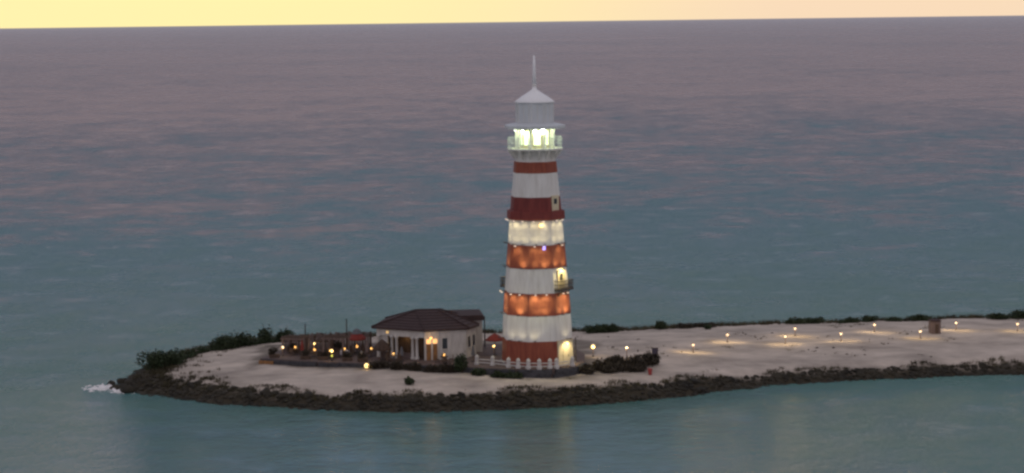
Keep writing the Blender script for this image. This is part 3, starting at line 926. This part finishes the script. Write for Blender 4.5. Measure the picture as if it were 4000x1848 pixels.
def pole(x, y, z, h, label):
    t = empty('flagpole', (x, y, z))
    tag(t, label, 'pole', 'bare poles round the terrace')
    MB().lathe([(0.16, 0), (0.16, 0.15), (0.07, 0.2)], 8).build('base', M['stone_plinth'], t)
    MB().tube((0, 0, 0.15), (0, 0, h), 0.11, 6, 0.07).build('shaft', M['dark_metal'], t)
    MB().sphere((0, 0, h + 0.06), 0.09, 8, 5).build('ball', M['dark_metal'], t)
pole(-26.3, 268.2, 3.0, 3.2, 'bare dark pole standing at the back left of the terrace')
pole(-21.1, 268.6, 3.0, 3.7, 'bare dark pole rising behind the red parasol')
pole(-3.6, 267.4, 3.0, 4.0, 'bare dark pole at the right end of the pavilion roof')
pole(7.5, 255.6, 3.0, 2.9, 'bare brown post close to the right side of the lighthouse')

# ------------------------------------------------------------------ lamps
def lamp_post(x, y, z, h, e, label, r=0.16, gm='globe', lower=False):
    t = empty('lamp_post', (x, y, z))
    tag(t, label, 'lamp', 'lamp posts near the buildings')
    MB().lathe([(0.14, 0), (0.14, 0.12), (0.05, 0.18)], 8).build('base', M['dark_metal'], t)
    MB().tube((0, 0, 0.1), (0, 0, h), 0.05, 8).build('post', M['hut_wood'], t)
    MB().sphere((0, 0, h + r * 0.8), r, 12, 8).build('globe', M[gm], t, True)
    MB().lathe([(r * 0.5, h + r * 1.7), (r * 0.8, h + r * 1.75), (0.03, h + r * 2.3)], 10).build('cap', M['white'], t)
    light('lamp_light', 'POINT', (0, -r - 0.12, h + r * 0.6), e, (1.0, 0.7, 0.3), t, 0.1)
    if lower:
        MB().sphere((0, -0.1, 0.62), 0.13, 10, 6).build('lower_globe', M['green_glow'], t, True)
    return t
lamp_post(-28.7, 263.6, 3.0, 0.95, 12, 'short warm lamp post at the left end of the terrace', 0.15, 'globe_pale')
lamp_post(-22.2, 259.0, 3.0, 1.1, 14, 'lamp post with second greenish lower lamp on the terrace edge', 0.16, lower=True)
lamp_post(9.9, 263.4, gz(9.9, 263.4), 1.05, 26, 'bright globe lamp post right of the lighthouse', 0.25)
lamp_post(14.0, 261.8, gz(14.0, 261.8), 1.2, 18, 'small lamp post rising out of the brown hedge', 0.17, 'globe_pale')
lamp_post(-24.9, 265.2, 3.0, 1.15, 10, 'small lamp post in front of the timber screen', 0.12)
lamp_post(-18.6, 258.9, 3.0, 0.9, 7, 'low lamp post among the planters left of the pavilion', 0.11, 'globe_pale')
lamp_post(-2.4, 260.2, 3.0, 1.3, 9, 'small amber lamp post beneath the dull red parasol', 0.13)
t = empty('ground_lamp', (-17.75, 255.6, gz(-17.75, 255.6)))
tag(t, 'bright round amber ground lamp at the foot of the terrace wall', 'lamp')
MB().lathe([(0.2, -0.1), (0.2, 0.12), (0.1, 0.16)], 10).build('base', M['dark_metal'], t)
MB().sphere((0, 0, 0.38), 0.29, 14, 9).build('globe', M['globe'], t, True)
light('lamp_light', 'POINT', (0, -0.42, 0.42), 14, (1.0, 0.68, 0.25), t, 0.1)

def bollard_proto():
    t = empty('bollard_lamp', (0, 0, 0))
    MB().lathe([(0.13, -0.1), (0.13, 0.06), (0.07, 0.1)], 8).build('base', M['dark_metal'], t)
    MB().tube((0, 0, 0.05), (0, 0, 0.8), 0.055, 8).build('post', M['hut_wood'], t)
    MB().lathe([(0.09, 0.8), (0.13, 0.86), (0.13, 1.06), (0.09, 1.1)], 10).build('lantern', M['globe_pale'], t, True)
    MB().lathe([(0.16, 1.1), (0.16, 1.13), (0.04, 1.22)], 10).build('cap', M['dark_metal'], t)
    for s in (-1.5, -0.5, 0.5, 1.5):  # unseen lights added either side of the post to widen its pool
        light('lamp_light', 'POINT', (s, -0.3, 0.95), 24, (1.0, 0.72, 0.34), t, 0.25)
    return t
bp_ = bollard_proto()
BOL = [(22.6, 266.1), (27.6, 273.1), (34.9, 271.8), (36.9, 277.5), (42.3, 273.5), (47.8, 280.5), (52.9, 275.4), (58.8, 281.4), (66.7, 280.3)]
for i, (x, y) in enumerate(BOL):
    o = bp_ if i == 0 else copy_tree(bp_)
    o.location = (x, y, gz(x, y))
    nth = ['leftmost', 'second', 'third', 'fourth', 'fifth', 'sixth', 'seventh', 'eighth', 'rightmost'][i]
    lab = nth + (' of the nine small sand lamps, counted from the lighthouse' if 0 < i < 8 else ' of the nine small lamps glowing on the sand')
    tag(o, lab, 'lamp', 'small lamps standing on the sand')

# ------------------------------------------------------------------ notice board, bin, kiosk
t = empty('notice_board', (17.3, 259.0, gz(17.3, 259.0)), 0.1)
tag(t, 'dark board on two posts at the right end of the hedge', 'board')
MB().box((0, 0, 1.35), (0.75, 0.08, 0.9)).build('panel', M['board_purple'], t)
MB().box((0, 0, 1.84), (0.9, 0.2, 0.06)).build('hood', M['wood_dark'], t)
for s in (-0.3, 0.3):
    MB().box((s, 0.07, 0.85), (0.08, 0.06, 1.9)).build('post', M['wood_dark'], t)
t = empty('bin', (16.3, 252.9, gz(16.3, 252.9)))
tag(t, 'small red bin on the sand below the hedge', 'bin')
MB().lathe([(0.20, 0), (0.27, 0.62), (0.30, 0.64)], 12).build('body', M['red_plastic'], t)
MB().lathe([(0.31, 0.64), (0.30, 0.72), (0.1, 0.8)], 12).build('lid', M['red_plastic'], t)
t = empty('kiosk', (55.4, 278.6, gz(55.4, 278.6)), 0.15)
t.scale = (0.82, 0.82, 0.92)
tag(t, 'small weathered wooden hut standing alone on the sand', 'hut')
for k in range(6):
    MB().box((-0.625 + 0.25 * k, -0.72, 0.85), (0.235, 0.06, 1.75)).build('plank', M['hut_wood'], t)
    MB().box((-0.72, -0.575 + 0.25 * k, 0.85), (0.06, 0.235, 1.75)).build('plank', M['hut_wood'], t)
    MB().box((0.72, -0.575 + 0.25 * k, 0.85), (0.06, 0.235, 1.75)).build('plank', M['hut_wood'], t)
MB().box((0, 0.05, 0.84), (1.36, 1.36, 1.7)).build('core', M['hut_wood'], t)
MB().box((0.1, -0.775, 0.7), (0.55, 0.05, 1.35)).build('door', M['wood_dark'], t)
MB().box((0, 0, 1.86), (1.75, 1.75, 0.22), 0, 0.8).build('roof', M['shingle'], t)

# ------------------------------------------------------------------ shrubs
def leaf_cloud(n, rx, ry, rz, size, seed, lumps=7):
    r = np.random.default_rng(seed)
    # uneven crown from several lumps
    lc = np.column_stack([r.uniform(-0.65, 0.65, lumps) * rx, r.uniform(-0.6, 0.6, lumps) * ry, r.uniform(0.25, 0.75, lumps) * rz])
    lr = r.uniform(0.32, 0.6, lumps)
    w = r.integers(0, lumps, n)
    d = r.normal(size=(n, 3)); d /= np.linalg.norm(d, axis=1)[:, None]
    rr = r.uniform(0.55, 1.08, n) ** 0.6
    p = lc[w] + d * (rr * lr[w])[:, None] * np.array([rx, ry, rz * 0.9])
    out = r.random(n) < 0.16
    p[out] += (d * np.array([rx, ry, rz]) * r.uniform(0.05, 0.30, n)[:, None])[out]
    p[:, 2] = np.abs(p[:, 2])
    a = r.normal(size=(n, 3)); a /= np.linalg.norm(a, axis=1)[:, None]
    b = np.cross(a, r.normal(size=(n, 3))); b /= np.linalg.norm(b, axis=1)[:, None]
    s = size * r.uniform(0.6, 1.4, n)[:, None]
    v = np.stack([p - a * s, p - b * s * 0.5, p + a * s, p + b * s * 0.5], 1).reshape(-1, 3)
    f = np.arange(4 * n).reshape(-1, 4)
    return v, f
def shrub(x, y, rx, ry, h, label, m='leaf', n=900, group=None, z=None, size=0.16):
    z = gz(x, y) - 0.05 if z is None else z
    t = empty('shrub', (x, y, z))
    tag(t, label, 'shrub', group)
    v, f = leaf_cloud(n, rx, ry, h, size, random.randrange(1 << 30))
    mesh_np('foliage', v, f, M[m], t)
    st = MB()
    for k in range(5):
        a = random.uniform(0, 6.28)
        st.tube((0.1 * math.cos(a), 0.1 * math.sin(a), -0.1), (rx * 0.5 * math.cos(a), ry * 0.5 * math.sin(a), h * 0.6), 0.05, 5, 0.02)
    st.build('stem', M['twig'], t)
    return t
for x, y, lab in PLANTERS:
    planter(x, y, lab)
shrub(-44.3, 262.2, 2.0, 1.6, 2.3, 'dense dark green shrub on the left tip of the island', n=2200)
shrub(-42.0, 264.5, 1.6, 1.4, 1.6, 'lower dark shrub just right of the tip shrub', n=1100)
G = 'shrubs along the far shore'
shrub(-38.2, 275.0, 2.0, 1.6, 1.80, 'leftmost bright green shrub on the far shore behind the left sand', n=1500, group=G)
shrub(-35.2, 277.2, 2.0, 1.6, 1.80, 'second far-shore shrub behind the left sand', n=1300, group=G)
shrub(-32.6, 279.5, 1.2, 1.2, 1.61, 'dark shrub at the back left corner of the terrace', n=800, group=G)
shrub(-30.2, 280.5, 1.3, 1.2, 1.61, 'rounded dark shrub behind the left terrace', n=800, group=G)
shrub(11.2, 286.5, 1.5, 1.2, 1.08, 'left half of the dark clump right of the lighthouse', n=1200, group=G)
shrub(13.2, 286.8, 1.4, 1.2, 1.22, 'right half of the dark clump right of the lighthouse', n=1200, group=G)
shrub(20.0, 288.2, 0.75, 0.7, 1.08, 'narrow upright dark shrub alone on the far shore', n=700, group=G)
shrub(23.2, 289.4, 1.7, 1.0, 0.58, 'low purple brown brush right of the narrow shrub', 'leaf_brown', 700, G)
shrub(26.4, 290.2, 1.8, 1.0, 0.65, 'low brown brush in the middle of the far shore', 'leaf_brown', 700, G)
shrub(26.2, 286.6, 0.6, 0.6, 0.72, 'small green bush set forward from the far brush', n=350, group=G)
shrub(39.0, 292.6, 1.5, 1.1, 0.86, 'left one of two dark shrubs in the middle of the far right shore', n=900, group=G)
shrub(41.6, 292.9, 1.3, 1.1, 0.79, 'right one of two dark shrubs in the middle of the far right shore', n=900, group=G)
shrub(46.3, 292.9, 1.6, 1.1, 0.79, 'broad shrub left of the round far-shore bush', n=900, group=G)
shrub(49.3, 293.2, 1.2, 1.0, 0.86, 'round far-shore bush seen between two sand lamps', n=800, group=G)
shrub(53.2, 293.2, 1.5, 1.0, 0.65, 'low shrub left of the hut on the far shore', n=700, group=G)
shrub(56.2, 293.3, 1.5, 1.0, 0.86, 'dark shrub directly behind the wooden hut', n=900, group=G)
shrub(67.2, 294.4, 1.6, 1.1, 0.79, 'shrub on the far shore near the right edge of the picture', n=900, group=G)
shrub(70.4, 295.0, 1.9, 1.2, 1.08, 'tallest far-shore shrub at the right edge of the picture', n=1100, group=G)
shrub(-12.2, 246.9, 0.55, 0.5, 0.8, 'little green bush alone on the near sand', n=350)
# one continuous low hedge along the far shore of the left end
hedge = empty('hedge', (-40.0, 273.0, 1.6))
tag(hedge, 'long low dark green hedge on the far shore behind the left sand', 'hedge')
HV, HF, ho = [], [], 0
line = [(-43.0, 266.5), (-41.5, 270.5), (-39.6, 273.8), (-37.0, 276.2), (-34.0, 278.4), (-31.0, 280.2), (-27.0, 281.6), (-22.5, 282.6)]
for (xa, ya), (xb, yb) in zip(line, line[1:]):
    for q in range(3):
        x, y = xa + (xb - xa) * q / 3, ya + (yb - ya) * q / 3
        v, f = leaf_cloud(420, 1.1, 0.9, random.uniform(0.45, 0.85), 0.15, random.randrange(1 << 30), 5)
        v = v + np.array([x + 40.0, y - 273.0, gz(x, y) - 1.65])
        HV.append(v); HF.append(f + ho); ho += len(v)
mesh_np('foliage', np.vstack(HV), np.vstack(HF), M['leaf'], hedge)
sb = MB()
for (x, y) in line:
    sb.tube((x + 40.0, y - 273.0, gz(x, y) - 1.75), (x + 40.2, y - 273.0, gz(x, y) - 0.9), 0.05, 5, 0.02)
sb.build('stem', M['twig'], hedge)
G = 'brown hedge right of the lighthouse'
for x, y, rx, h, lab in ((8.9, 253.0, 1.2, 0.9, 'first and lowest shrub of the brown hedge, touching the lighthouse wall'), (10.8, 255.0, 1.4, 1.2, 'second shrub of the brown hedge from the lighthouse'),
                         (12.9, 255.6, 1.5, 1.45, 'third shrub of the brown hedge from the lighthouse'), (14.9, 256.0, 1.6, 1.4, 'fourth shrub of the brown hedge from the lighthouse'), (16.6, 257.6, 1.4, 1.4, 'last shrub of the brown hedge, beside the dark board'),
                         (11.8, 253.6, 1.6, 0.9, 'low brown shrub spreading in front of the hedge'), (14.4, 254.2, 1.6, 0.9, 'low brown shrub in front of the right half of the hedge')):
    shrub(x, y, rx, 1.2, h, lab, 'leaf_brown', 1100, G)
G = 'dark hedge below the pavilion terrace'
for k, (x, y, h) in enumerate(((-16.4, 255.5, 0.9), (-14.5, 255.0, 0.9), (-12.2, 254.5, 0.85), (-9.8, 254.0, 0.9), (-7.8, 253.4, 1.0))):
    shrub(x, y, 1.35, 0.6, h, ['first', 'second', 'third', 'fourth', 'fifth'][k] + ' low dark shrub from the left along the pavilion terrace wall', 'leaf_brown', 600, G)
shrub(-6.2, 252.9, 0.8, 0.7, 1.9, 'taller black shrub at the right end of the pavilion hedge', 'leaf', 800, G)
for k, (x, y) in enumerate(((-3.9, 251.6), (-2.0, 250.8), (0.0, 250.2))):
    shrub(x, y, 1.0, 0.5, 0.75, ['left', 'middle', 'right'][k] + ' one of three low green shrubs under the white fence', 'leaf', 450, 'low shrubs under the white fence')

# ------------------------------------------------------------------ rocks
def rock_variants(n=10):
    # subdivided icosahedron, cut by random planes
    t = (1 + 5 ** 0.5) / 2
    v = np.array([(-1, t, 0), (1, t, 0), (-1, -t, 0), (1, -t, 0), (0, -1, t), (0, 1, t), (0, -1, -t), (0, 1, -t), (t, 0, -1), (t, 0, 1), (-t, 0, -1), (-t, 0, 1)], float)
    v /= np.linalg.norm(v[0])
    f = [(0, 11, 5), (0, 5, 1), (0, 1, 7), (0, 7, 10), (0, 10, 11), (1, 5, 9), (5, 11, 4), (11, 10, 2), (10, 7, 6), (7, 1, 8), (3, 9, 4), (3, 4, 2), (3, 2, 6), (3, 6, 8), (3, 8, 9), (4, 9, 5), (2, 4, 11), (6, 2, 10), (8, 6, 7), (9, 8, 1)]
    vl = [tuple(p) for p in v]
    cache, f2 = {}, []
    def mid(a, b):
        k = (min(a, b), max(a, b))
        if k not in cache:
            m = (np.array(vl[a]) + np.array(vl[b])) / 2
            m /= np.linalg.norm(m)
            cache[k] = len(vl)
            vl.append(tuple(m))
        return cache[k]
    for a, b, c in f:
        ab, bc, ca = mid(a, b), mid(b, c), mid(c, a)
        f2 += [(a, ab, ca), (b, bc, ab), (c, ca, bc), (ab, bc, ca)]
    v = np.array(vl)
    out = []
    for k in range(n):
        r = np.random.default_rng(100 + k)
        p = v.copy()
        for _ in range(9):
            d = r.normal(size=3); d /= np.linalg.norm(d)
            h = r.uniform(0.55, 0.85)
            s = p @ d
            p = p - np.where(s > h, s - h, 0)[:, None] * d
        p *= r.uniform(0.75, 1.2, 3) * np.array([1.1, 1.0, 0.75])
        out.append(p)
    return out, np.array(f2)
RV, RF = rock_variants()
def shore_points(n, dmin, dmax, seed, box):
    r = np.random.default_rng(seed)
    P = np.column_stack([r.uniform(box[0], box[1], n), r.uniform(box[2], box[3], n)])
    d = shore_dist(P)
    k = (d > dmin) & (d < dmax)
    return P[k], d[k]
def build_rocks():
    P1, d1 = shore_points(30000, -0.9, 4.0, 11, (-51, 100, 238, 272))
    P2, d2 = shore_points(9000, -0.8, 2.8, 12, (-51, 110, 274, 312))
    P1 = P1[d1 < np.interp(P1[:, 0], [-44, -36, 12, 30], [4.0, 2.9, 2.9, 2.0])]
    P = np.vstack([P1, P2])
    z = ground_z(P)
    r = np.random.default_rng(5)
    V, F, o = [], [], 0
    big = []
    for i, (p, zz) in enumerate(zip(P, z)):
        s = r.uniform(0.16, 0.50) * (1.7 if r.random() < 0.07 else 1.0)
        v = RV[r.integers(0, len(RV))] * s
        a = r.uniform(0, 6.28)
        ca, sa = math.cos(a), math.sin(a)
        v = np.column_stack([v[:, 0] * ca - v[:, 1] * sa + p[0], v[:, 0] * sa + v[:, 1] * ca + p[1], v[:, 2] + max(zz, -0.35) - 0.12 * s])
        V.append(v); F.append(RF + o); o += len(v)
    ob = mesh_np('rock_revetment', np.vstack(V), np.vstack(F), M['rock'])
    tag(ob, 'band of dark boulders armouring the shore of the island', 'rocks', kind='stuff')
    return len(P)
nr = build_rocks()
print('rocks', nr)
# the few boulders that stand clear of the band at the left tip
for k, (x, y, s, lab) in enumerate(((-49.6, 260.8, 0.9, 'outermost dark boulder in the water off the left tip'), (-48.6, 262.6, 0.8, 'dark boulder behind the outermost one at the left tip'),
                                    (-48.4, 258.0, 0.8, 'dark boulder beside the white foam at the left tip'), (-46.8, 255.6, 1.0, 'large dark boulder nearest the camera at the left tip'))):
    v = RV[k] * s
    o = mesh_np('boulder', v, RF, M['rock'])
    o.location = (x, y, 0.15)
    tag(o, lab, 'boulder', 'boulders off the left tip')

# scrub tufts where sand meets the rocks
def build_scrub():
    P, d = shore_points(20000, 1.8, 6.6, 21, (-48, 100, 238, 272))
    d = d + np.interp(P[:, 0], [12, 30], [1.1, 1.8])
    keep = vnoise(P[:, 0], P[:, 1], 3.0, 9) > -0.05 + (d - 4.3) * 0.30
    P = P[keep]
    Pt, dt = shore_points(5000, 3.0, 11.0, 22, (-48, -34, 246, 284))
    Pt = Pt[RNG.random(len(Pt)) < np.interp(Pt[:, 0], [-44, -41], [1.0, 0.03])]
    Pf, df = shore_points(14000, 2.4, 6.2, 23, (-40, 110, 274, 312))
    P = np.vstack([P, Pt, Pf])
    z = ground_z(P)
    r = np.random.default_rng(6)
    V, F, o = [], [], 0
    for p, zz in zip(P, z):
        for _ in range(14):
            a = r.uniform(0, 6.28); l = r.uniform(0.15, 0.45) * (1.7 if p[1] > 274 else 1.0); w = 0.05
            b = np.array([p[0] + r.normal() * 0.22, p[1] + r.normal() * 0.22, zz - 0.03])
            t = b + np.array([math.cos(a) * l * 0.6, math.sin(a) * l * 0.6, l])
            s = np.array([-math.sin(a) * w, math.cos(a) * w, 0])
            V.append(np.array([b - s, b + s, t])); F.append([o, o + 1, o + 2]); o += 3
    ob = mesh_np('dry_scrub', np.vstack(V), np.array(F), M['scrub'])
    tag(ob, 'dry olive scrub along the edge of the sand', 'scrub', kind='stuff')
build_scrub()

def build_sand_litter():
    r = np.random.default_rng(77)
    P = np.column_stack([r.uniform(-40, 110, 9000), r.uniform(244, 296, 9000)])
    d = shore_dist(P)
    inter = (P[:, 0] > -31.5) & (P[:, 0] < 9) & (P[:, 1] > 250.5) & (P[:, 1] < 273.5)
    k = (d > 3.2) & ~inter & (vnoise(P[:, 0], P[:, 1], 4.0, 61) > 0.20) & (r.random(len(P)) < 0.25)
    P = P[k]
    z = ground_z(P)
    V, F, o = [], [], 0
    W, G, q = [], [], 0
    for p, zz in zip(P, z):
        if r.random() < 0.45:
            v = RV[r.integers(0, len(RV))] * r.uniform(0.06, 0.20)
            V.append(v + np.array([p[0], p[1], zz])); F.append(RF + o); o += len(v)
        else:
            for _ in range(10):
                a = r.uniform(0, 6.28); l = r.uniform(0.10, 0.35)
                b = np.array([p[0] + r.normal() * 0.25, p[1] + r.normal() * 0.25, zz - 0.02])
                t = b + np.array([math.cos(a) * l, math.sin(a) * l, l * 0.8])
                s_ = np.array([-math.sin(a), math.cos(a), 0]) * 0.05
                W.append(np.array([b - s_, b + s_, t])); G.append([q, q + 1, q + 2]); q += 3
    tag(mesh_np('beach_stones', np.vstack(V), np.vstack(F), M['rock']), 'small dark stones strewn over the sand', 'stones', kind='stuff')
    tag(mesh_np('beach_weed', np.vstack(W), np.array(G), M['scrub']), 'thin olive weeds scattered over the sand', 'weeds', kind='stuff')
build_sand_litter()

# ------------------------------------------------------------------ breaking foam
def foam(cx, cy, L_, W_, h, rz, seed, label):
    r = np.random.default_rng(seed)
    nu, nv = 90, 44
    V = []
    for j in range(nv):
        for i in range(nu):
            u, v = i / (nu - 1) * 2 - 1, j / (nv - 1) * 2 - 1
            V.append((u, v))
    V = np.array(V)
    wob = 1 + 0.5 * vnoise(V[:, 0] * 3, V[:, 1] * 3, 0.6, seed)
    x, y = V[:, 0] * L_ * wob, V[:, 1] * W_ * wob
    e = 1 - np.clip(V[:, 0] ** 2 + V[:, 1] ** 2, 0, 1.3)
    z = h * (0.8 * e - 0.32 + 1.3 * vnoise(x, y, 0.5, seed + 1) + 0.9 * vnoise(x, y, 0.22, seed + 2)) - 0.03
    ca, sa = math.cos(rz), math.sin(rz)
    v3 = np.column_stack([cx + x * ca - y * sa, cy + x * sa + y * ca, z])
    i = np.arange(nu * nv).reshape(nv, nu)
    f = np.stack([i[:-1, :-1], i[:-1, 1:], i[1:, 1:], i[1:, :-1]], -1).reshape(-1, 4)
    keep = z[f].max(1) > 0.0
    o = mesh_np('sea_foam', v3, f[keep], M['foam'], smooth=True)
    tag(o, label, 'foam', kind='stuff')
foam(-50.0, 258.8, 2.7, 2.3, 0.40, 0.1, 31, 'white breaking foam off the left tip of the island')
foam(-47.4, 255.8, 2.6, 0.9, 0.32, -0.5, 32, 'thin white foam along the near side of the left tip')
foam(-44.2, 282.5, 1.6, 1.4, 0.4, 1.0, 33, 'white surf on the far side behind the tip shrub')
foam(-41.0, 286.3, 1.0, 1.2, 0.35, 0.6, 34, 'white surf left of the far green shrubs')
foam(-42.8, 284.6, 1.5, 0.5, 0.2, 0.85, 35, 'thin surf line between the two far patches of foam')
